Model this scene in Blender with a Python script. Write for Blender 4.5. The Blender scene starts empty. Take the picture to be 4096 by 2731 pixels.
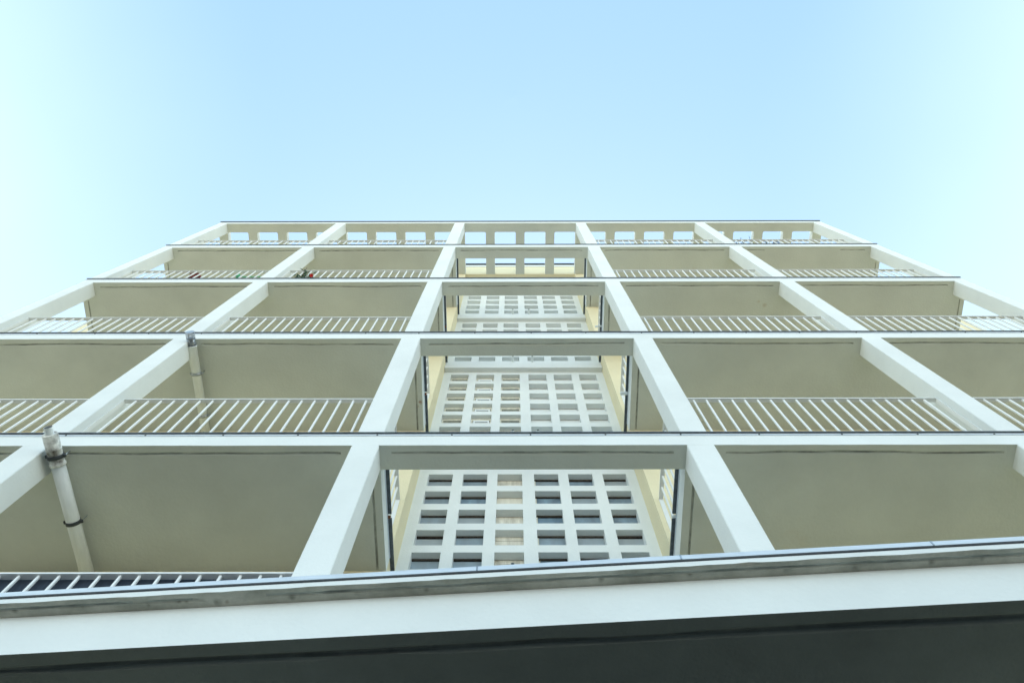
import bpy, bmesh, math, random
from mathutils import Matrix, Vector, noise
random.seed(7)
S = bpy.context.scene
COL = S.collection
R = math.radians
GROUND = -1.6

# ------------------------------------------------------------------ camera
PITCH, YAW, ROLL = 1.2741, -0.0054, -0.0034
cy, sy, cp, sp, cr, sr = (math.cos(YAW), math.sin(YAW), math.cos(PITCH), math.sin(PITCH), math.cos(ROLL), math.sin(ROLL))
right = Vector((cy, -sy, 0)); hor = Vector((sy, cy, 0)); zup = Vector((0, 0, 1))
fwd = hor*cp + zup*sp; up = hor*(-sp) + zup*cp
ax = right*cr - up*sr; ay = right*sr + up*cr; az = -fwd
cam = bpy.data.cameras.new("camera")
cam.sensor_width = 36; cam.lens = 28.0; cam.clip_start = 0.05; cam.clip_end = 3000
camo = bpy.data.objects.new("camera", cam); COL.objects.link(camo)
M = Matrix(((ax.x, ay.x, az.x, -0.1487), (ax.y, ay.y, az.y, -2.5224), (ax.z, ay.z, az.z, 0.0), (0, 0, 0, 1)))
camo.matrix_world = M
S.camera = camo

# ------------------------------------------------------------------ light
SUN_EL, SKY = R(45), 0.13
S.view_settings.view_transform = 'Standard'; S.view_settings.look = 'None'
S.view_settings.gamma = 1.0; S.view_settings.exposure = 1.25
w = bpy.data.worlds.new("World"); S.world = w; w.use_nodes = True
nt = w.node_tree; nt.nodes.clear()
N = nt.nodes.new; L = nt.links.new
sky = N('ShaderNodeTexSky'); sky.sky_type = 'NISHITA'; sky.sun_disc = False
sky.sun_elevation = SUN_EL; sky.sun_rotation = 0.0
sky.air_density = 1.0; sky.dust_density = 2.0; sky.ozone_density = 0.6
# thin bright haze low in the sky to either side of the street (world directions)
tc = N('ShaderNodeTexCoord'); sep = N('ShaderNodeSeparateXYZ'); L(tc.outputs['Generated'], sep.inputs[0])
ab = N('ShaderNodeMath'); ab.operation = 'ABSOLUTE'; L(sep.outputs['X'], ab.inputs[0])
nz = N('ShaderNodeTexNoise'); nz.inputs['Scale'].default_value = 2.2; nz.inputs['Detail'].default_value = 3
L(tc.outputs['Generated'], nz.inputs['Vector'])
ad = N('ShaderNodeMath'); ad.operation = 'MULTIPLY_ADD'; L(nz.outputs['Fac'], ad.inputs[0]); ad.inputs[1].default_value = 0.14; L(ab.outputs[0], ad.inputs[2])
mr = N('ShaderNodeMapRange'); mr.interpolation_type = 'SMOOTHSTEP'
L(ad.outputs[0], mr.inputs['Value']); mr.inputs['From Min'].default_value = 0.36; mr.inputs['From Max'].default_value = 0.80
mr.inputs['To Min'].default_value = 0.0; mr.inputs['To Max'].default_value = 0.86
mv = N('ShaderNodeMix'); mv.data_type = 'RGBA'        # thin veil over the whole sky
mv.inputs['Factor'].default_value = 0.44; L(sky.outputs[0], mv.inputs['A']); mv.inputs['B'].default_value = (2.0, 3.55, 4.6, 1)
mx = N('ShaderNodeMix'); mx.data_type = 'RGBA'
L(mr.outputs[0], mx.inputs['Factor']); L(mv.outputs['Result'], mx.inputs['A']); mx.inputs['B'].default_value = (3.4, 4.3, 4.5, 1)
# milky haze band near the horizon, out of view, added to lift the facade
hz = N('ShaderNodeMapRange'); hz.interpolation_type = 'SMOOTHSTEP'
L(sep.outputs['Z'], hz.inputs['Value']); hz.inputs['From Min'].default_value = 0.68; hz.inputs['From Max'].default_value = 0.12
mh = N('ShaderNodeMix'); mh.data_type = 'RGBA'
L(hz.outputs[0], mh.inputs['Factor']); L(mx.outputs['Result'], mh.inputs['A']); mh.inputs['B'].default_value = (6.4, 7.6, 7.8, 1)
bg = N('ShaderNodeBackground'); bg.inputs['Strength'].default_value = SKY
L(mh.outputs['Result'], bg.inputs['Color'])
wo = N('ShaderNodeOutputWorld'); L(bg.outputs[0], wo.inputs[0])
sl = bpy.data.lights.new("sun", 'SUN'); sl.energy = 4.0; sl.angle = R(0.5); sl.color = (1, .95, .86)
so = bpy.data.objects.new("sun", sl); COL.objects.link(so)
sdir = Vector((0, math.cos(SUN_EL), math.sin(SUN_EL)))          # towards the sun, behind the building
so.rotation_euler = sdir.to_track_quat('Z', 'Y').to_euler()
so.location = (0, 60, 60)

# ------------------------------------------------------------------ materials
def mat(name, col, rough=.8, metal=0.0, var=.06, scale=3.0, bump=.0, bscale=60, tint=None, spec=.3, streak=None):
    m = bpy.data.materials.new(name); m.use_nodes = True
    t = m.node_tree; b = t.nodes['Principled BSDF']
    b.inputs['Roughness'].default_value = rough; b.inputs['Metallic'].default_value = metal
    b.inputs['Specular IOR Level'].default_value = spec
    co = t.nodes.new('ShaderNodeTexCoord')
    n = t.nodes.new('ShaderNodeTexNoise'); n.inputs['Scale'].default_value = scale
    n.inputs['Detail'].default_value = 6; n.inputs['Roughness'].default_value = .62
    src = co.outputs['Object']
    if streak:
        mp = t.nodes.new('ShaderNodeMapping'); mp.inputs['Scale'].default_value = streak
        t.links.new(src, mp.inputs[0]); t.links.new(mp.outputs[0], n.inputs['Vector'])
    else:
        t.links.new(src, n.inputs['Vector'])
    r = t.nodes.new('ShaderNodeValToRGB'); r.color_ramp.elements[0].position = .3; r.color_ramp.elements[1].position = .7
    dark = tint or [c*(1-var) for c in col]; lite = [min(1, c*(1+var*.5)) for c in col]
    r.color_ramp.elements[0].color = (*dark, 1); r.color_ramp.elements[1].color = (*lite, 1)
    t.links.new(n.outputs['Fac'], r.inputs[0]); t.links.new(r.outputs[0], b.inputs['Base Color'])
    if bump:
        n2 = t.nodes.new('ShaderNodeTexNoise'); n2.inputs['Scale'].default_value = bscale; n2.inputs['Detail'].default_value = 4
        t.links.new(src, n2.inputs['Vector'])
        bp = t.nodes.new('ShaderNodeBump'); bp.inputs['Strength'].default_value = bump; bp.inputs['Distance'].default_value = .01
        t.links.new(n2.outputs['Fac'], bp.inputs['Height']); t.links.new(bp.outputs[0], b.inputs['Normal'])
    return m
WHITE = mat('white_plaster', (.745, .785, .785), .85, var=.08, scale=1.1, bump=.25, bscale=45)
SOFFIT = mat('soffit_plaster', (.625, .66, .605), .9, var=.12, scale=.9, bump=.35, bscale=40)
PORCH = mat('porch_soffit_dark', (.155, .18, .176), .85, var=.22, scale=1.5, bump=.3)  # porch soffit, much darker grey than the soffits above
NOSE = mat('bare_concrete', (.56, .55, .48), .9, var=.3, scale=5, tint=(.30, .30, .25), bump=.4, bscale=30)
YELLOW = mat('yellow_plaster', (.80, .73, .51), .9, var=.06, scale=1.5, bump=.4, bscale=70)
LIP = mat('dark_edge_strip', (.10, .12, .135), .45, .2, var=.4, scale=25)
FLASH = mat('zinc_flashing', (.66, .73, .80), .45, .25, var=.12, scale=4, streak=(1.5, 8, 8))
RAILW = mat('white_painted_steel', (.80, .83, .84), .45, var=.04, scale=5)
GAP = mat('sealant_gap', (.03, .028, .027), .9, var=.3, scale=20)
GLASSB = mat('blue_obscured_glass', (.17, .26, .34), .3, var=.5, scale=9, tint=(.09, .14, .19), spec=.5, streak=(1, 1, .35))
WOOD = mat('weathered_board', (.66, .63, .55), .9, var=.5, scale=9, tint=(.33, .30, .25), streak=(2, 2, .3))
HEADGAP = mat('pane_head_shadow', (.06, .05, .04), .9, var=.5, scale=30)
FRAME = mat('cream_sash_paint', (.70, .68, .58), .7, var=.2, scale=20)
PIPE = mat('grey_pvc', (.80, .85, .86), .4, var=.10, scale=8, streak=(3, .6, 3))
PIPEOLD = mat('flaking_sleeve', (.78, .80, .77), .6, var=.4, scale=11, tint=(.09, .075, .06))
CLAMPBORE = mat('dark_rubber_and_bore', (.05, .06, .065), .6, var=.3, scale=20)
STEEL = mat('galvanised_steel', (.45, .49, .53), .35, .8, var=.3, scale=20)
SCREEN = mat('navy_screen', (.025, .038, .062), .7, var=.3, scale=12, streak=(8, 1, .5))
LEAF = mat('leaf', (.09, .20, .13), .6, var=.5, scale=30)
TWIG = mat('twig', (.09, .065, .05), .9, var=.3, scale=30)
RED = mat('red_petal', (.70, .035, .03), .6, var=.3, scale=60)
MAROON = mat('maroon_plastic', (.16, .025, .022), .5, var=.2, scale=10)
GREENP = mat('mint_plastic', (.12, .52, .30), .45, var=.1, scale=10)
TERRA = mat('terracotta', (.38, .15, .08), .85, var=.2, scale=10)
BLUEP = mat('blue_plastic', (.22, .32, .50), .5, var=.1, scale=10)
GROOVE = mat('groove_dark', (.46, .48, .43), .95, var=.45, scale=6)  # groove cells coloured darker than the surface around them
PGROOVE = mat('porch_groove_dark', (.105, .12, .118), .95, var=.3, scale=8)  # porch groove, darker than the soffit around it
RUST = mat('rust', (.22, .09, .04), .9, var=.5, scale=40)
ASPH = mat('asphalt', (.055, .06, .062), .95, var=.25, scale=.6, bump=.4, bscale=120)
BOUNCEG = mat('bounce_ground', (.56, .51, .42), .95, var=.25, scale=.3)  # unseen far ground, made pale so its sunlit bounce lifts the upper soffits
DECKB = mat('balcony_floor_bounce', (.36, .30, .215), .7, var=.2, scale=3)  # unseen deck colour, put in so its bounce warms and darkens the soffits
PAVE = mat('paving', (.12, .125, .125), .9, var=.2, scale=2, bump=.3)

def vary(m, col, amt):
    t = m.node_tree; b = t.nodes['Principled BSDF']; prev = b.inputs['Base Color'].links[0].from_socket
    oi = t.nodes.new('ShaderNodeObjectInfo'); x = t.nodes.new('ShaderNodeMix'); x.data_type = 'RGBA'
    k = t.nodes.new('ShaderNodeMath'); k.operation = 'MULTIPLY'; k.inputs[1].default_value = amt
    t.links.new(oi.outputs['Random'], k.inputs[0]); t.links.new(k.outputs[0], x.inputs['Factor'])
    t.links.new(prev, x.inputs['A']); x.inputs['B'].default_value = (*col, 1)
    t.links.new(x.outputs['Result'], b.inputs['Base Color'])
vary(GLASSB, (.42, .45, .46), .8); vary(WOOD, (.74, .70, .60), .8)
def add_stain(m, spots):
    """old damp / rust blotches with a shape of their own, placed on the plaster in object space"""
    t = m.node_tree; b = t.nodes['Principled BSDF']
    prev = b.inputs['Base Color'].links[0].from_socket
    co = t.nodes.new('ShaderNodeTexCoord')
    nz = t.nodes.new('ShaderNodeTexNoise'); nz.inputs['Scale'].default_value = 14; nz.inputs['Detail'].default_value = 5
    t.links.new(co.outputs['Object'], nz.inputs['Vector'])
    for (p, rad, col, amt) in spots:
        d = t.nodes.new('ShaderNodeVectorMath'); d.operation = 'DISTANCE'
        t.links.new(co.outputs['Object'], d.inputs[0]); d.inputs[1].default_value = p
        a = t.nodes.new('ShaderNodeMath'); a.operation = 'MULTIPLY_ADD'
        t.links.new(nz.outputs['Fac'], a.inputs[0]); a.inputs[1].default_value = rad*2.2; t.links.new(d.outputs['Value'], a.inputs[2])
        mr = t.nodes.new('ShaderNodeMapRange'); mr.interpolation_type = 'SMOOTHSTEP'
        t.links.new(a.outputs[0], mr.inputs['Value'])
        mr.inputs['From Min'].default_value = rad*.9; mr.inputs['From Max'].default_value = rad*1.9
        mr.inputs['To Min'].default_value = amt; mr.inputs['To Max'].default_value = 0
        x = t.nodes.new('ShaderNodeMix'); x.data_type = 'RGBA'
        t.links.new(mr.outputs[0], x.inputs['Factor']); t.links.new(prev, x.inputs['A']); x.inputs['B'].default_value = (*col, 1)
        prev = x.outputs['Result']
    t.links.new(prev, b.inputs['Base Color'])

# ------------------------------------------------------------------ helpers
def finish(bm, name, m, parent=None, smooth=False):
    me = bpy.data.meshes.new(name)
    bmesh.ops.recalc_face_normals(bm, faces=bm.faces)
    bm.to_mesh(me); bm.free()
    for x in (m if isinstance(m, (list, tuple)) else [m]): me.materials.append(x)
    if smooth:
        for f in me.polygons: f.use_smooth = True
    o = bpy.data.objects.new(name, me); COL.objects.link(o)
    if parent is not None:
        o.parent = parent
        o.matrix_parent_inverse = Matrix.Translation(parent.matrix_basis.translation).inverted() if parent.parent is None else Matrix.Identity(4)
    return o
def thing(name, label, cat, loc=(0, 0, 0), group=None):
    o = bpy.data.objects.new(name, None); o.empty_display_size = .2; o.location = loc
    COL.objects.link(o); tag(o, label, cat, group); return o
def tag(o, label=None, cat=None, group=None, kind=None):
    if label: o['label'] = label
    if cat: o['category'] = cat
    if group: o['group'] = group
    if kind: o['kind'] = kind
    return o
def box(bm, x0, x1, y0, y1, z0, z1, mi=0, skip=''):
    v = [bm.verts.new((x, y, z)) for z in (z0, z1) for y in (y0, y1) for x in (x0, x1)]
    F = {'b': (0, 1, 3, 2), 't': (4, 5, 7, 6), 'f': (0, 1, 5, 4), 'k': (2, 3, 7, 6), 'l': (0, 2, 6, 4), 'r': (1, 3, 7, 5)}
    for k, q in F.items():
        if k in skip: continue
        f = bm.faces.new([v[i] for i in q]); f.material_index = mi
def tube(bm, pts, r, n=14, caps=True, mi=0):
    """rings through pts, r = radius or list of radii"""
    rings = []
    for i, p in enumerate(pts):
        p = Vector(p); a = Vector(pts[max(i-1, 0)]); b = Vector(pts[min(i+1, len(pts)-1)])
        d = (b-a).normalized(); u = d.orthogonal().normalized(); v = d.cross(u)
        if i and rings:      # keep the rings aligned
            u0 = (rings[-1][0].co - Vector(pts[i-1])); u = (u0 - d*u0.dot(d)).normalized() if u0.length > 1e-6 else u; v = d.cross(u)
        rr = r[i] if isinstance(r, (list, tuple)) else r
        rings.append([bm.verts.new(p + (u*math.cos(2*math.pi*k/n) + v*math.sin(2*math.pi*k/n))*rr) for k in range(n)])
    for a, b in zip(rings, rings[1:]):
        for k in range(n):
            f = bm.faces.new((a[k], a[(k+1) % n], b[(k+1) % n], b[k])); f.material_index = mi; f.smooth = True
    if caps:
        for q in (rings[0], rings[-1]):
            f = bm.faces.new(q); f.material_index = mi
def relief(bm, us, vs, cell, put, thick, off=None):
    """A sheet on the grid us x vs. cell(uc, vc) gives the recess depth of a cell, or None for an opening.
    put(u, v, d) turns grid coordinates and a depth into a point; off jitters grid vertices."""
    nu, nv = len(us)-1, len(vs)-1
    D = [[cell((us[i]+us[i+1])/2, (vs[j]+vs[j+1])/2) for j in range(nv)] for i in range(nu)]
    cache = {}
    def V(i, j, d):
        k = (i, j, round(d, 5))
        if k not in cache:
            u, v = us[i], vs[j]
            if off: u, v = off(u, v, i, j)
            cache[k] = bm.verts.new(put(u, v, d))
        return cache[k]
    def g(i, j): return D[i][j] if 0 <= i < nu and 0 <= j < nv else None
    for i in range(nu):
        for j in range(nv):
            d = D[i][j]
            if d is None: continue
            bm.faces.new((V(i, j, d), V(i+1, j, d), V(i+1, j+1, d), V(i, j+1, d)))
    def wall(a, b, d0, d1):
        if d0 is None and d1 is None: return
        e0 = thick if d0 is None else d0; e1 = thick if d1 is None else d1
        if abs(e0-e1) < 1e-6: return
        bm.faces.new((V(*a, e0), V(*b, e0), V(*b, e1), V(*a, e1)))
    for i in range(nu+1):
        for j in range(nv): wall((i, j), (i, j+1), g(i-1, j), g(i, j))
    for j in range(nv+1):
        for i in range(nu): wall((i, j), (i+1, j), g(i, j-1), g(i, j))
def uniq(l):
    o = []
    for x in sorted(l):
        if not o or x-o[-1] > 1e-4: o.append(x)
    return o
def wob(x, k, a):
    return a*noise.noise(Vector((x*1.7, k*3.1, .3)))

# ------------------------------------------------------------------ measures of the building (metres, camera eye at z = 0)
POSTS = [(-6.366, -6.179), (-3.885, -3.675), (-1.380, -1.170), (1.170, 1.380), (3.675, 3.885), (6.179, 6.366)]
BAYS = [(POSTS[i][1], POSTS[i+1][0]) for i in range(5)]
ZB = {2: 2.753, 3: 5.559, 4: 8.369, 5: 11.178, 6: 13.955, 7: 16.764}
TH = .172            # slab thickness
PD = .203            # post depth
YW = 1.095           # face of the yellow wall
YG = 1.37            # face of the pierced wall
YB = 1.30            # face of its kerbs
X0, X1 = POSTS[0][0], POSTS[5][1]
V0 = 1.170           # half width of the open shaft
WX0, WX1 = -7.33, 7.53
ZTOP = 17.68

# ------------------------------------------------------------------ ground, unseen: tones set for bounce onto the soffits
bm = bmesh.new(); box(bm, -400, 400, -400, 400, GROUND-.5, GROUND-.01)
tag(finish(bm, 'ground', BOUNCEG), kind='structure')
bm = bmesh.new(); box(bm, -60, 60, -19.5, 14, GROUND-.3, GROUND)
tag(finish(bm, 'road', ASPH), kind='structure')
bm = bmesh.new(); box(bm, -40, 40, -6, 12, GROUND-.2, GROUND+.12)
tag(finish(bm, 'pavement', PAVE), kind='structure')

# ------------------------------------------------------------------ building
B = thing('apartment_building', 'white concrete apartment block with gridded balconies and yellow walls behind', 'building', (0, .6, GROUND+.12))
def part(bm, name, m, parent=B, smooth=False): return finish(bm, name, m, parent, smooth)

# yellow rear wall: block behind the balconies, with the recess of the shaft
ZG = GROUND+.12
bm = bmesh.new()
R0, R1 = -1.172, 1.172
def quad(bm, *p):
    bm.faces.new([bm.verts.new(q) for q in p])
for a, b in ((WX0, R0), (R1, WX1)):
    quad(bm, (a, YW, ZG), (b, YW, ZG), (b, YW, ZTOP-.16), (a, YW, ZTOP-.16))
for x in (R0, R1): quad(bm, (x, YW, ZG), (x, 1.40, ZG), (x, 1.40, ZB[7]), (x, YW, ZB[7]))
quad(bm, (R0, YW, ZB[7]), (R1, YW, ZB[7]), (R1, 1.6, ZB[7]), (R0, 1.6, ZB[7]))
quad(bm, (R0, YW, ZB[7]), (R1, YW, ZB[7]), (R1, YW, ZTOP-.16), (R0, YW, ZTOP-.16))
for x in (WX0, WX1): quad(bm, (x, YW, ZG), (x, 11, ZG), (x, 11, ZTOP-.16), (x, YW, ZTOP-.16))
quad(bm, (WX0, 11, ZG), (WX1, 11, ZG), (WX1, 11, ZTOP-.16), (WX0, 11, ZTOP-.16))
bmesh.ops.remove_doubles(bm, verts=bm.verts, dist=1e-4)
rear = part(bm, 'rear_wall', YELLOW)
bm = bmesh.new(); box(bm, WX0-.02, WX1+.02, YW-.012, 11.02, ZTOP-.16, ZTOP)
cap = part(bm, 'parapet_cap', WHITE)
bm = bmesh.new(); box(bm, WX0-.04, WX1+.04, YW-.045, 11.04, ZTOP+.002, ZTOP+.045)
finish(bm, 'edge_strip', LIP, cap)

# posts
for j, (a, b) in enumerate(POSTS):
    bm = bmesh.new()
    for k in range(2, 7):
        # slightly rounded vertical arrises
        c = .006
        z0, z1 = ZB[k]+TH if k > 2 else 2.82, ZB[k+1]
        ring = [(a+c, 0), (b-c, 0), (b, c), (b, PD-c), (b-c, PD), (a+c, PD), (a, PD-c), (a, c)]
        n = 8; lv = []
        for i in range(n+1):
            z = z0+(z1-z0)*i/n
            lv.append([bm.verts.new((x+wob(z, j, .002), y+wob(z, j+9, .002) if i not in (0, n) else y, z)) for x, y in ring])
        for p, q in zip(lv, lv[1:]):
            for i in range(8): bm.faces.new((p[i], p[(i+1) % 8], q[(i+1) % 8], q[i]))
    part(bm, 'facade_post', WHITE)
# ground-floor posts under the terrace
for j, (a, b) in enumerate(POSTS):
    bm = bmesh.new(); box(bm, a, b, .3, .3+PD, ZG, 2.52, skip='tb')
    part(bm, 'porch_post', WHITE)

# floor slabs with drip grooves
def groove_x(k):
    """(x0, x1) of every drip groove at level k"""
    g = []
    for i, (a, b) in enumerate(BAYS):
        if k == 6 and i == 4:
            g += [(a+.11, a+.42), (b-.55, b-.10)]
        else: g.append((a+.09, b-.085))
    return g
G0, G1 = .053, .074
SG = [(-6.302, -6.288, .27, 1.085), (6.288, 6.302, .27, 1.085), (-1.247, -1.233, .30, 1.085), (1.233, 1.247, .30, 1.085)]
SPOTS = [((3.49, .355, 11.18), .055, (.42, .37, .26), .55), ((3.40, .30, 11.18), .03, (.46, .41, .3), .5),
         ((3.05, .42, 13.957), .09, (.5, .44, .32), .5), ((2.8, .45, 13.957), .07, (.52, .46, .34), .5),
         ((-1.20, .75, 8.37), .035, (.30, .14, .07), .9), ((-1.23, .79, 8.37), .03, (.34, .22, .14), .6),
         ((-1.186, .72, 5.56), .02, (.22, .10, .06), .9), ((-3.45, .9, 8.37), .12, (.6, .56, .45), .35), ((2.1, .8, 5.56), .2, (.6, .57, .47), .3)]
add_stain(SOFFIT, SPOTS)
for k in range(3, 7):
    bm = bmesh.new(); zb = ZB[k]; gr = groove_x(k)
    us = [X0, X1, -V0, V0] + [x for a, b in gr for x in (a, a+.03, b-.03, b)] + [x+e for s_ in SG for x in s_[:1] for e in (0, .006, .013, .02)]
    us += [X0+i*.12 for i in range(1, int((X1-X0)/.12))]
    us = uniq(us)
    vs = uniq([0, .046, .055, .0635, .072, .081, PD, .27, .30, .34, 1.06, 1.085, YW+.004])
    def cell(u, v):
        if -V0 < u < V0 and v > PD: return None
        return 0.0
    def groove(u, v, k=k, gr=gr):
        for a, b in gr:
            if a < u < b and .05 < v < .08:
                t = min(1, (u-a)/.03, (b-u)/.03)
                return .013*t*(.75+.5*noise.noise(Vector((u*3, k, 6))))*(1 if .06 < v < .067 else .62)
        for q in SG:
            if q[0]+.003 < u < q[0]+.017 and q[2]+.001 < v < q[3]-.001: return .010
        return 0.0
    def in_groove(u, v, gr=gr):
        return (any(a+.01 < u < b-.01 for a, b in gr) and .054 < v < .073) or any(q[0]+.001 < u < q[0]+.019 and q[2] < v < q[3] for q in SG)
    def off(u, v, i, j, k=k):
        if .05 < v < .08:
            v += wob(u, k, .013) + .005*noise.noise(Vector((u*4.5, k, 3))) + .003*noise.noise(Vector((u*9, k, j*7)))
        return u, v
    base = {}
    def put(u, v, d):
        return (u, v, zb+d)
    nu, nv = len(us), len(vs)
    gv = [[bm.verts.new((*off(us[i], vs[j], i, j), zb+groove(us[i], vs[j])+(wob(us[i]*4, k, .003) if j == 0 else 0))) for j in range(nv)] for i in range(nu)]
    for i in range(nu-1):
        for j in range(nv-1):
            uc, vc = (us[i]+us[i+1])/2, (vs[j]+vs[j+1])/2
            if cell(uc, vc) is None: continue
            f = bm.faces.new((gv[i][j], gv[i+1][j], gv[i+1][j+1], gv[i][j+1])); f.material_index = 2 if in_groove(uc, vc) else 1
    def edge(p, q):
        a, b = p.co, q.co
        f = bm.faces.new((p, q, bm.verts.new((b.x, b.y, zb+TH)), bm.verts.new((a.x, a.y, zb+TH)))); f.material_index = 0
    def near(l, x): return min(range(len(l)), key=lambda n: abs(l[n]-x))
    iv0, iv1, jp = near(us, -V0), near(us, V0), near(vs, PD)
    for i in range(nu-1):
        edge(gv[i][0], gv[i+1][0])
        if iv0 <= i < iv1: edge(gv[i][jp], gv[i+1][jp])
    for j in range(nv-1):
        edge(gv[0][j], gv[0][j+1]); edge(gv[-1][j], gv[-1][j+1])
        if j >= jp: edge(gv[iv0][j], gv[iv0][j+1]); edge(gv[iv1][j], gv[iv1][j+1])
    bm.faces.ensure_lookup_table()
    # upper surface, deck round the shaft
    for (a, b, c, d) in ((X0, X1, 0, PD), (X0, -V0, PD, YW), (V0, X1, PD, YW)):
        quad(bm, (a, c, zb+TH), (b, c, zb+TH), (b, d, zb+TH), (a, d, zb+TH))
        bm.faces.ensure_lookup_table(); bm.faces[-1].material_index = 3
    slab = part(bm, 'floor_slab', [WHITE, SOFFIT, GROOVE, DECKB])
    # kerb at the back of the shaft
    bm = bmesh.new(); box(bm, -V0+.001, V0-.001, YB, YG+.03, zb, zb+.31, skip='k')
    kerb = part(bm, 'shaft_kerb', WHITE)
    for x in (-.157, .139):
        bm = bmesh.new(); tube(bm, [(x, YB+.005, zb+.28), (x, 1.205, zb+.275)], .017, 12, caps=False)
        tube(bm, [(x, 1.2055, zb+.275), (x, 1.28, zb+.278)], .013, 12, mi=1)  # dark plug paints the unlit bore of the spout
        finish(bm, 'drain_spout', [PIPE, CLAMPBORE], kerb)
    # zinc flashing and dark lip along the front edge and both shaft edges
    bm = bmesh.new()
    box(bm, X0-.004, X1+.004, -.005, .02, zb+TH, zb+TH+.030)
    for s in (-1, 1):
        xa, xb = sorted((s*(V0-.004), s*(V0+.03)))
        box(bm, xa, xb, PD+.004, YW-.002, zb+TH, zb+TH+.030)
    x = X0+.3
    while k < 5 and x < X1-.1:      # rivets
        box(bm, x-.006, x+.006, -.009, -.0051, zb+TH+.004, zb+TH+.015, 1); x += .62+random.uniform(-.04, .04)
    fl = finish(bm, 'metal_flashing', [FLASH, CLAMPBORE], slab)
    bm = bmesh.new()
    nx = 60
    for i in range(nx):   # sheets butted end to end, hardly perceptibly out of line
        a = X0-.008+(X1-X0+.016)*i/nx; b = X0-.008+(X1-X0+.016)*(i+1)/nx
        e = .0
        box(bm, a, b, -.017-e, .02, zb+TH+.031, zb+TH+.044, skip=('l' if i else '')+('r' if i < nx-1 else ''))
    for s in (-1, 1):
        ya = PD+.006
        for (p, q) in ((ya, .70), (.742, 1.285)) if k in (3, 4) else ((ya, 1.285),):
            xa, xb = sorted((s*(V0-.031), s*(V0+.01)))
            box(bm, xa, xb, p, q, zb+TH+.032, zb+TH+.052)
    finish(bm, 'edge_strip', LIP, slab)
    # outlet stubs at the shaft edges
    for s in (-1, 1):
        if k == 6: continue
        ln = {(-1, 3): .02, (1, 3): .035, (-1, 4): .02, (1, 4): .085, (-1, 5): .02, (1, 5): .10}[(s, k)]
        bm = bmesh.new()
        tube(bm, [(s*(V0+.03), .72, zb+TH+.035), (s*(V0-.004-ln), .725, zb+TH+.03)], .020 if s > 0 and k == 4 else .014, 12)
        finish(bm, 'outlet_pipe', PIPE if s > 0 else RUST, slab)

# first floor deck behind the terrace
bm = bmesh.new()
for (a, b) in ((X0, -V0), (V0, X1)): box(bm, a, b, .02, YW, 2.60, 2.92)
box(bm, -V0, V0, .02, PD, 2.60, 2.92, skip='lr')
part(bm, 'floor_slab', DECKB)

# pergola roof: slab with four openings per bay
bm = bmesh.new(); zb = ZB[7]
HW, RW = .4375, .183
us, holes = [X0, X1], []
for (a, b) in BAYS:
    h = (b-a-3*.188)/4
    for i in range(4): holes.append((a+i*(h+.188), a+i*(h+.188)+h))
us = uniq(us+[x for h in holes for x in h])
vs = uniq([0, .188, YW-.001])
relief(bm, us, vs, lambda u, v: None if v > .188 and any(a < u < b for a, b in holes) else 0.0, lambda u, v, d: (u, v, zb+d), TH)
for (a, b) in holes:     # rounded inner corners
    r = .03; n = 5
    for s, x in ((1, a), (-1, b)):
        pts = [(x, .188)]+[(x+s*(r-r*math.sin(t*math.pi/2/n)), .188+r-r*math.cos(t*math.pi/2/n)) for t in range(n+1)]
        lo = [bm.verts.new((px, py, zb)) for px, py in pts]; hi = [bm.verts.new((px, py, zb+TH)) for px, py in pts]
        bm.faces.new(lo); bm.faces.new(hi)
        for i in range(1, len(pts)-1): bm.faces.new((lo[i], lo[i+1], hi[i+1], hi[i]))
quad(bm, (X0, 0, zb+TH), (X1, 0, zb+TH), (X1, .188, zb+TH), (X0, .188, zb+TH))
bmesh.ops.recalc_face_normals(bm, faces=bm.faces)
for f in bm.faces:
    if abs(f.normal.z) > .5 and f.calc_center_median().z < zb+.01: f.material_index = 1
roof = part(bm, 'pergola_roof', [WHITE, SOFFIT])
bm = bmesh.new(); box(bm, X0-.008, X1+.008, -.02, .03, zb+TH+.002, zb+TH+.03)
finish(bm, 'edge_strip', LIP, roof)

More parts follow.
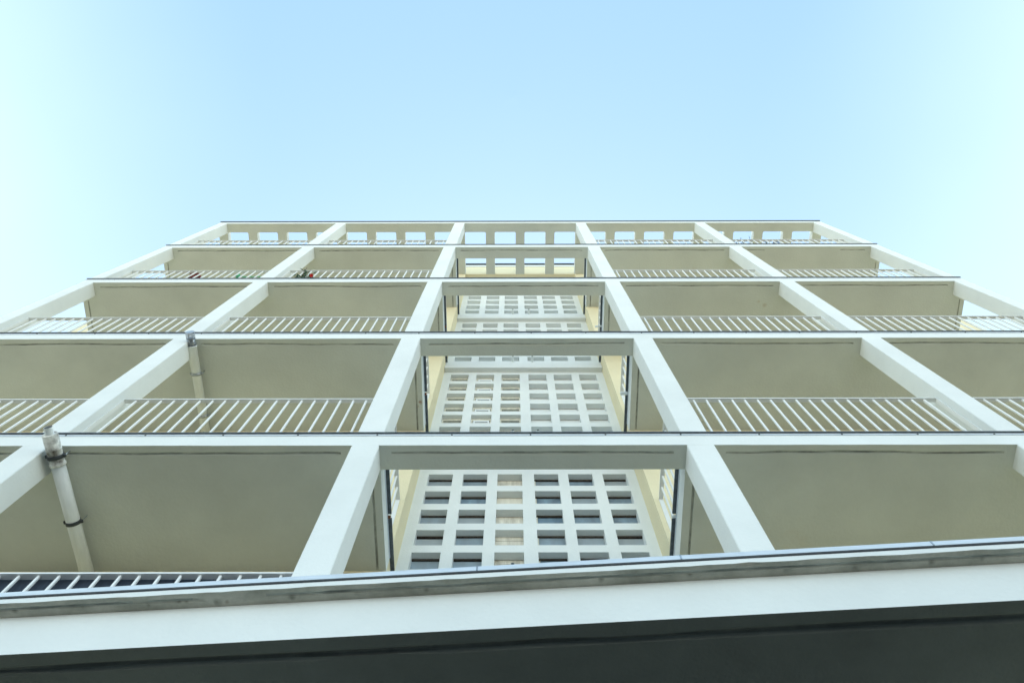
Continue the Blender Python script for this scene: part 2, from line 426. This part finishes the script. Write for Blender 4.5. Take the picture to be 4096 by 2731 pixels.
# pierced walls of the shaft
COLX = [(-1.064, -.802), (-.690, -.429), (-.321, -.056), (.072, .334), (.440, .702), (.812, 1.066)]
OFFS = {2: -.15, 3: -.158, 4: -.117, 5: -.12, 6: -.075}
PIT, CH = .387, .268
for k in range(2, 7):
    z0 = ZB[k]+(.31 if k > 2 else .1); z1 = ZB[k+1]
    rows = []
    for i in range(6):
        t = z1+OFFS[k]-PIT*i
        if t-CH > z0+.02: rows.append((t-CH, t))
    bm = bmesh.new()
    us = uniq([R0, R1]+[x for c in COLX for x in c]); vs = uniq([z0, z1]+[z for r in rows for z in r])
    T = .055 if k == 4 else .075
    relief(bm, us, vs, lambda u, v: None if any(a < u < b for a, b in COLX) and any(a < v < b for a, b in rows) else 0.0,
           lambda u, v, d: (u, YG+d, v), .078)
    wallp = part(bm, 'pierced_wall', WHITE)
    for ri, (ra, rb) in enumerate(rows):
        for ci, (ca, cb) in enumerate(COLX):
            bm = bmesh.new(); y = YG+.0785
            e = .004
            if k == 3:
                if ci == 2:      # boarded over
                    n = 4; zz = ra
                    for s in range(n):
                        h = (rb-ra)/n
                        box(bm, ca-e, cb+e, y+random.uniform(-.004, .004), y+.02, zz+.001, zz+h-.002); zz += h
                    o = finish(bm, 'window_board', WOOD, wallp); o['label'] = 'weathered timber boards closing the opening'
                else:
                    box(bm, ca-e, cb+e, y, y+.01, ra-e, rb-.016-random.uniform(0, .02))
                    box(bm, ca-e, cb+e, y-.012, y+.012, rb-.016-random.uniform(0, .012), rb+e, 1)  # dark strip stands in for the shadow gap above each pane
                    if ci in (3,): box(bm, ca+.001, ca+.016, y-.02, y-.0005, ra, rb-.05, 2)
                    finish(bm, 'window_pane', [GLASSB, HEADGAP, FRAME], wallp)
            elif k == 4 and ci < 3:
                # sash set behind: head, jambs, glass
                yb = y-.022
                hd = .055
                box(bm, ca-e, cb+e, yb, y+.03, rb-.05, rb+e, 2)
                box(bm, ca-e, ca+.018, yb, y+.03, ra-e, rb-.05, 2); box(bm, cb-.018, cb+e, yb, y+.03, ra-e, rb-.05, 2)
                box(bm, ca+.018, cb-.018, y+.008, y+.02, ra-e, rb-.05)
                if ci == 1:
                    a, b, t = ca+.028, cb-.028, rb-.062
                    box(bm, a, b, yb-.004, y+.007, t-.035, t, 3)
                    box(bm, a, a+.022, yb-.004, y+.007, ra, t-.035, 3); box(bm, b-.022, b, yb-.004, y+.007, ra, t-.035, 3)
                finish(bm, 'window_pane', [GLASSB, HEADGAP, FRAME, RAILW], wallp)
            else:
                box(bm, ca-e, cb+e, y, y+.01, ra-e, rb-.004)
                box(bm, ca-e, cb+e, y-.002, y+.01, rb-.004, rb+e, 1)
                finish(bm, 'blank_panel', [WHITE, RUST], wallp)

# ------------------------------------------------------------------ railings
def baluster_x(bm, x, y, z0, z1):
    h = .0085; c = .003
    ring = [(-h+c, -h), (h-c, -h), (h, -h+c), (h, h-c), (h-c, h), (-h+c, h), (-h, h-c), (-h, -h+c)]
    lo = [bm.verts.new((x+a, y+b, z0)) for a, b in ring]; hi = [bm.verts.new((x+a, y+b, z1)) for a, b in ring]
    for i in range(8): bm.faces.new((lo[i], lo[(i+1) % 8], hi[(i+1) % 8], hi[i]))
    bm.faces.new(lo)
for k in range(2, 7):
    z0 = ZB[k]+TH; zr = z0+1.0
    if k == 2: zr += .045
    for bi in (0, 1, 3, 4):
        a, b = BAYS[bi]
        bm = bmesh.new()
        box(bm, a+.001, b-.001, .0755, .1155, zr+.002, zr+.015)
        box(bm, a+.001, a+.008, .0755, .1155, z0, zr+.0015); box(bm, b-.008, b-.001, .0755, .1155, z0, zr+.0015)
        rl = part(bm, 'balcony_railing', RAILW)
        for i in range(19):
            x = (a+.1+.1157*i) if bi >= 3 else (b-.1-.1157*i)
            x += random.uniform(-.0025, .0025)
            bm = bmesh.new(); baluster_x(bm, x, .0955, z0, zr+.001)
            finish(bm, 'baluster', RAILW, rl)
    for s in (-1, 1):
        bm = bmesh.new(); xa, xb = sorted((s*1.219, s*1.259))
        box(bm, xa, xb, PD+.002, YW-.001, zr+.002, zr+.015)
        box(bm, xa, xb, YW-.008, YW-.001, z0, zr+.0015)
        rl = part(bm, 'shaft_railing', RAILW)
        for i in range(7):
            bm = bmesh.new(); baluster_x(bm, s*1.239, .275+.1145*i, z0, zr+.001); finish(bm, 'baluster', RAILW, rl)

# ------------------------------------------------------------------ terrace over the porch
SL = -.0615
def line(y, x): return y + SL*(x+2.217)
TX0, TX1 = -9.0, 9.0
def strip(bm, y0, y1, z0, z1, x0=TX0, x1=TX1, n=1, jit=0, mi=0, skip='', straight=False):
    """prism along the terrace edge; y given at x = -2.217, both faces follow the slanted line unless straight"""
    for i in range(n):
        a = x0+(x1-x0)*i/n; b = x0+(x1-x0)*(i+1)/n
        ja, jb = (wob(a*6, 5, jit), wob(b*6, 5, jit)) if jit else (0, 0)
        P = []
        for z in (z0, z1):
            for (x, j) in ((a, ja), (b, jb)):
                zz = z+(j if z == z0 else 0)
                P.append((x, line(y0, x), zz)); P.append((x, y1 if straight else line(y1, x), zz))
        v = [bm.verts.new(p) for p in P]
        for nm, q in (('b', (0, 2, 3, 1)), ('t', (4, 6, 7, 5)), ('f', (0, 2, 6, 4)), ('k', (1, 3, 7, 5)), ('l', (0, 1, 5, 4)), ('r', (2, 3, 7, 6))):
            if nm in skip or (nm == 'l' and i) or (nm == 'r' and i < n-1): continue
            f = bm.faces.new([v[c] for c in q]); f.material_index = mi
# fascia beam and dark soffit with its own drip groove (relief on slanted grid)
bm = bmesh.new()
us = [TX0+i*.2 for i in range(int((TX1-TX0)/.2)+1)]
vs = [-.515, -.462, -.45, -.44, -.43, -.418, .2, YW-.002]
def tput(u, v, d):
    y = line(v, u) if v < 0 else v
    e = (.022 if abs(v+.44) < .002 else .014 if -.452 < v < -.428 else 0)*(.8+.5*noise.noise(Vector((u*2, 1, 4))))
    return (u, y, 2.52+(d+e if d < .1 else d))
def toff(u, v, i, j):
    if 1 <= j <= 5: v += wob(u, 2, .005)
    return u, v
relief(bm, us, vs, lambda u, v: 0.0, tput, .2325, toff)
bmesh.ops.recalc_face_normals(bm, faces=bm.faces)
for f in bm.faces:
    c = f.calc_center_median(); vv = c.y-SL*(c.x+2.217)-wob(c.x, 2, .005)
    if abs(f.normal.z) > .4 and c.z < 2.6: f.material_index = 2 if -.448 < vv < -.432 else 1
ter = part(bm, 'terrace_slab', [WHITE, PORCH, PGROOVE])
bm = bmesh.new()
us = uniq([TX0+i*.06 for i in range(int((TX1-TX0)/.06)+1)])
vs = [-.582, -.566, -.560, -.554, -.548, -.542, -.527, -.5135, 0.0]
def nput(u, v, d):
    y = line(v, u) if v < -.1 else .015
    e = 0
    if v < -.58: e = .007*noise.noise(Vector((u*7, 0, 1)))+.004*noise.noise(Vector((u*23, 4, 1)))
    elif v < -.52:
        gap = noise.noise(Vector((u*3.3, 8, 2))) < -.48 or -1.42 < u < -1.13
        if not gap and -.5605 < v < -.5475: e = .008 if abs(v+.554) < .002 else .004
        e += .006*max(0, noise.noise(Vector((u*9, v*40, 7)))-.1)
    return (u, y, 2.7535+d+(e if d < .02 else 0))
def noff(u, v, i, j):
    if 1 <= j <= 5: v += .006*noise.noise(Vector((u*4, 3, 1)))+.003*noise.noise(Vector((u*14, j, 1)))
    return u, v
relief(bm, us, vs, lambda u, v: 0.0, nput, .030, noff)
bmesh.ops.recalc_face_normals(bm, faces=bm.faces)
for f in bm.faces:
    c = f.calc_center_median(); vv = c.y-SL*(c.x+2.217)-.006*noise.noise(Vector((c.x*4, 3, 1)))
    gap = noise.noise(Vector((c.x*3.3, 8, 2))) < -.48 or -1.42 < c.x < -1.13
    if abs(f.normal.z) > .4 and c.z < 2.775 and -.5585 < vv < -.5495 and not gap: f.material_index = 1
    if abs(f.normal.z) < .5 and c.y < line(-.57, c.x): f.material_index = 2
nose = finish(bm, 'terrace_nosing', [NOSE, GROOVE, WHITE], ter)
DK = (.17, .165, .13)
add_stain(NOSE, [((-1.493, -.591, 2.756), .020, DK, .9), ((-1.465, -.590, 2.756), .018, DK, .85), ((-1.341, -.592, 2.756), .028, DK, .8), ((-1.30, -.590, 2.754), .013, (.3, .26, .19), .7)]
          + [((x, y-.002, 2.757), .022, (.20, .20, .16), .85) for x, y in ((-2.163, -.549), (-1.888, -.562), (-1.618, -.574), (-1.038, -.608), (-.775, -.624), (-.498, -.640), (.928, -.730), (1.501, -.766), (1.698, -.778), (.2, -.69), (.55, -.71), (1.2, -.745))]
          + [((.925, -.70, 2.79), .012, (.05, .16, .13), .9)])
bm = bmesh.new(); strip(bm, -.572, -.45, 2.7845, 2.7935)
strip(bm, -.45, .015, 2.7845, 2.8195, straight=True)
finish(bm, 'sealant_joint', GAP, ter)
bm = bmesh.new(); strip(bm, -.588, -.44, 2.7945, 2.824); 
fl = finish(bm, 'metal_flashing', FLASH, ter)
bm = bmesh.new()
for x in (-.30, .52, 1.52): strip(bm, -.5905, -.588, 2.794, 2.8245, x, x+.006)
finish(bm, 'flashing_joint', STEEL, ter)

# ------------------------------------------------------------------ flue pipes
def clamp(p, r, d, parent, m=CLAMPBORE):
    p = Vector(p); d = Vector(d).normalized()
    bm = bmesh.new()
    tube(bm, [p-d*.014, p+d*.014], r+.006, 20)
    for s in (-1, 1):
        side = d.cross(Vector((0, 0, 1))).normalized()*s
        c = p+side*(r+.014)
        tube(bm, [c-d*.011, c+d*.011], .012, 8)
    c = p + d.cross(Vector((0, 0, 1))).normalized()*(r+.012)
    finish(bm, 'pipe_clamp', m, parent)
    bm = bmesh.new()
    tube(bm, [c+Vector((0, 0, .0)), c+Vector((0, 0, .085-.0015))], .004, 8)
    finish(bm, 'hanger_rod', STEEL, parent)
zA = ZB[3]-.085
pA0, pA1 = Vector((-3.606, -.135, zA)), Vector((-3.512, YW, zA)); dA = (pA1-pA0).normalized()
fa = thing('flue_pipe', 'grey plastic flue pipe with flaking sleeve, the lower one, at far left', 'flue pipe', pA0, 'flue pipes under the balcony ceilings')
def fin(bm, n, m, p): return finish(bm, n, m, p)
bm = bmesh.new(); q = pA0+dA*.24; tube(bm, [q, pA1], .051, 24); fin(bm, 'pipe', PIPE, fa)
bm = bmesh.new()
ppts = [(0, .052), (.004, .055), (.115, .055), (.118, .0565), (.126, .0565), (.128, .054), (.232, .054), (.235, .060), (.252, .060), (.256, .052)]
tube(bm, [pA0+dA*t for t, _ in ppts], [r for _, r in ppts], 24); fin(bm, 'sleeve', PIPEOLD, fa)
bm = bmesh.new(); tube(bm, [pA0-dA*.055, pA0+dA*.02], .031, 20, caps=False); tube(bm, [pA0-dA*.05, pA0-dA*.045], .029, 20, mi=1); fin(bm, 'nozzle', [PIPE, CLAMPBORE], fa)  # dark disc paints the unlit inside of the nozzle
for y in (.045, .60): clamp(pA0+dA*((y-pA0.y)/dA.y), .054 if y < .1 else .051, dA, fa)
zB_ = ZB[4]-.085
pB0, pB1 = Vector((-3.650, .05, zB_)), Vector((-3.617, YW, zB_)); dB = (pB1-pB0).normalized()
fb = thing('flue_pipe', 'grey plastic flue pipe with wire cage cowl above the flaking one', 'flue pipe', pB0, 'flue pipes under the balcony ceilings')
bm = bmesh.new(); tube(bm, [pB0, pB0+dB*.012, pB0+dB*.013, pB1], [.052, .052, .049, .049], 24); fin(bm, 'pipe', PIPE, fb)
for y in (.375, .87): clamp(pB0+dB*((y-pB0.y)/dB.y), .049, dB, fb, STEEL)
# cage cowl
bm = bmesh.new()
side = dB.cross(Vector((0, 0, 1))).normalized(); upv = side.cross(dB)
for t, r in ((-.002, .047), (-.02, .047), (-.033, .047), (-.08, .046), (-.094, .046), (-.107, .046), (-.120, .046), (-.135, .046), (-.152, .046)):
    n = 24
    ring = [pB0+dB*t+(side*math.cos(2*math.pi*i/n)+upv*math.sin(2*math.pi*i/n))*r for i in range(n)]
    for i in range(n): tube(bm, [ring[i], ring[(i+1) % n]], .0028, 5)
for i in range(8):
    a = 2*math.pi*i/8; d = (side*math.cos(a)+upv*math.sin(a))*.046
    tube(bm, [pB0+d, pB0+d-dB*.152], .0028, 5)
cg = fin(bm, 'cowl_cage', STEEL, fb)
bm = bmesh.new(); tube(bm, [pB0-dB*.002, pB0-dB*.075], .038, 20); tube(bm, [pB0-dB*.15, pB0-dB*.156], .0465, 20); tube(bm, [pB0-dB*.08, pB0-dB*.092], [.043, .03], 20)
finish(bm, 'cowl_body', STEEL, fb)

# ------------------------------------------------------------------ privacy screen on the first floor balcony
ps = thing('privacy_screen', 'ribbed navy blue privacy screen tied behind the lowest balcony railing at left', 'privacy screen', (-3.7, .13, 2.92))
for bi in (0, 1):
    a, b = BAYS[bi]
    bm = bmesh.new(); x = a+.02
    n = int((b-a-.04)/.018)
    pr = []
    for i in range(n*2+1):
        xx = a+.02+(b-a-.04)*i/(n*2); pr.append((xx, .128+(.006 if i % 2 else 0)))
    lo = [bm.verts.new((x, y, 2.925)) for x, y in pr]; hi = [bm.verts.new((x, y, 3.869)) for x, y in pr]
    lo2 = [bm.verts.new((x, y+.008, 2.925)) for x, y in pr]; hi2 = [bm.verts.new((x, y+.008, 3.869)) for x, y in pr]
    for i in range(len(pr)-1):
        bm.faces.new((lo[i], lo[i+1], hi[i+1], hi[i])); bm.faces.new((lo2[i], lo2[i+1], hi2[i+1], hi2[i])); bm.faces.new((hi[i], hi[i+1], hi2[i+1], hi2[i]))
    finish(bm, 'screen_panel', SCREEN, ps)
    bm = bmesh.new(); box(bm, a+.02, b-.02, .124, .146, 3.87, 3.998); finish(bm, 'screen_hem', SCREEN, ps)

# ------------------------------------------------------------------ plants and odds and ends on the balconies
def blade(bm, p, d, ln, wd, bend, mi=0):
    d = Vector(d).normalized(); s = d.cross(Vector((0, 0, 1)))
    s = s.normalized() if s.length > 1e-3 else Vector((1, 0, 0)); p = Vector(p)
    prev = None
    for i in range(5):
        t = i/4; c = p+d*ln*t+Vector((0, 0, -bend*t*t)); wv = s*wd*math.sin(math.pi*(.12+.86*t))*.5
        a, b = bm.verts.new(c-wv), bm.verts.new(c+wv)
        if prev: bm.faces.new((prev[0], prev[1], b, a)).material_index = mi
        prev = (a, b)
def plant(name, label, base, stems, seed, flower=None, pot=(.12, .24)):
    rnd = random.Random(seed)
    o = thing(name, label, 'potted plant', base, 'potted plants on the balconies')
    bx = Vector(base)
    bm = bmesh.new()
    tube(bm, [bx, bx+Vector((0, 0, pot[1]*.85)), bx+Vector((0, 0, pot[1]*.85)), bx+Vector((0, 0, pot[1]))], [pot[0]*.72, pot[0], pot[0]*1.08, pot[0]*1.08], 18)
    finish(bm, 'pot', TERRA, o)
    bm = bmesh.new(); bl = bmesh.new()
    for tip, dens in stems:
        tip = Vector(tip); a = bx+Vector((rnd.uniform(-.04, .04), rnd.uniform(-.04, .04), pot[1]))
        mid = a.lerp(tip, .55)+Vector((rnd.uniform(-.05, .05), 0, rnd.uniform(0, .12)))
        pts = [a, a.lerp(mid, .5)+Vector((0, 0, .02)), mid, mid.lerp(tip, .5)+Vector((0, 0, .01)), tip]
        tube(bm, pts, [.006, .005, .0045, .004, .003], 6)
        for i in range(dens):
            t = rnd.uniform(.35, 1); j = min(int(t*4), 3); c = pts[j].lerp(pts[j+1], t*4-j)
            blade(bl, c, (rnd.uniform(-1, 1), rnd.uniform(-1, .5), rnd.uniform(-.2, 1)), rnd.uniform(.03, .08), rnd.uniform(.008, .017), rnd.uniform(.0, .05))
    finish(bm, 'stem', TWIG, o); finish(bl, 'leaves', LEAF, o)
    if flower:
        f = Vector(flower); bm = bmesh.new()
        for i in range(70):
            d = Vector((rnd.gauss(0, 1), rnd.gauss(0, 1), rnd.gauss(0, 1))).normalized()
            blade(bm, f+d*.012, d+Vector((rnd.uniform(-.5, .5), rnd.uniform(-.5, .5), 0)), .016, .018, .0)
        bmesh.ops.create_icosphere(bm, subdivisions=2, radius=.016, matrix=Matrix.Translation(f))
        finish(bm, 'flower_head', RED, o)
    return o
z5 = ZB[5]+TH
plant('potted_plant', 'bushy green plant with one red flower hanging over the slab edge, second balcony from left', (-3.34, .20, z5),
      [((-3.44, .06, 12.50), 3), ((-3.44, .06, 12.32), 14), ((-3.40, .07, 12.2), 16), ((-3.33, .06, 12.28), 9), ((-3.49, .06, 12.03), 5), ((-3.42, .06, 11.85), 9),
       ((-3.30, .05, 11.9), 16), ((-3.25, .05, 11.85), 14), ((-3.36, .05, 11.8), 14), ((-3.17, .04, 11.72), 8), ((-3.095, -.045, 11.40), 3), ((-3.22, .05, 12.05), 8)], 3,
      flower=(-3.088, -.055, 11.37))
z6 = ZB[6]+TH
plant('potted_plant', 'bare twiggy plant with purple tips behind the top railing, rightmost balcony', (4.35, .33, z6),
      [((4.20, .2, 15.75), 3), ((4.41, .18, 15.9), 2), ((4.62, .2, 15.95), 2), ((4.19, .2, 15.52), 4), ((4.32, .2, 15.5), 5), ((4.40, .2, 15.5), 4), ((4.50, .2, 15.5), 5), ((4.58, .2, 15.7), 2), ((4.55, .2, 15.52), 4)], 11, pot=(.13, .6))
plant('potted_plant', 'thin wispy plant midway along the top right railing, beside a blue bucket', (4.84, .33, z6),
      [((4.80, .2, 15.66), 3), ((4.86, .2, 15.7), 4), ((4.91, .2, 15.62), 3), ((4.80, .2, 15.46), 4)], 12, pot=(.12, .6))
# blue bucket hooked inside the top rail
bk = thing('bucket', 'small blue bucket hooked inside the top right railing', 'bucket', (4.99, .22, 15.22))
bm = bmesh.new(); tube(bm, [(4.99, .22, 15.22), (4.99, .22, 15.44), (4.99, .22, 15.44), (4.99, .22, 15.455)], [.05, .065, .07, .07], 18); finish(bm, 'body', BLUEP, bk)
bm = bmesh.new()
arc = [(4.99, .22-.068*math.cos(t*math.pi/8), 15.45-.0+.10*math.sin(t*math.pi/8)) for t in range(9)]
tube(bm, arc, .004, 6); finish(bm, 'handle', STEEL, bk)
# maroon hanging pot
mp = thing('hanging_pot', 'dark maroon round pot hooked inside the railing, leftmost balcony', 'flower pot', (-5.22, .21, 12.24))
bm = bmesh.new(); tube(bm, [(-5.22, .21, 12.24), (-5.22, .21, 12.42), (-5.22, .21, 12.42), (-5.22, .21, 12.45)], [.065, .09, .098, .098], 22); finish(bm, 'pot', MAROON, mp)
bm = bmesh.new(); tube(bm, [(-5.22, .115, 12.43), (-5.22, .098, 12.50), (-5.22, .08, 12.375)], .004, 6); finish(bm, 'hook', STEEL, mp)
# mint green drying rack
dr = thing('drying_rack', 'mint green plastic drying rack hung inside the railing beside a white post, left side', 'drying rack', (-4.2, .2, 12.4))
bm = bmesh.new()
for y, z in ((.165, 12.30), (.235, 12.62)): tube(bm, [(-4.48, y, z), (-3.93, y, z)], .009, 8)
finish(bm, 'bar', GREENP, dr)
for x in (-4.48, -3.93):
    bm = bmesh.new(); tube(bm, [(x, .12, 12.33), (x, .165, 12.30), (x, .235, 12.62)], .012, 8); box(bm, x-.03, x+.03, .13, .175, 12.26, 12.31)
    finish(bm, 'bracket', GREENP, dr)
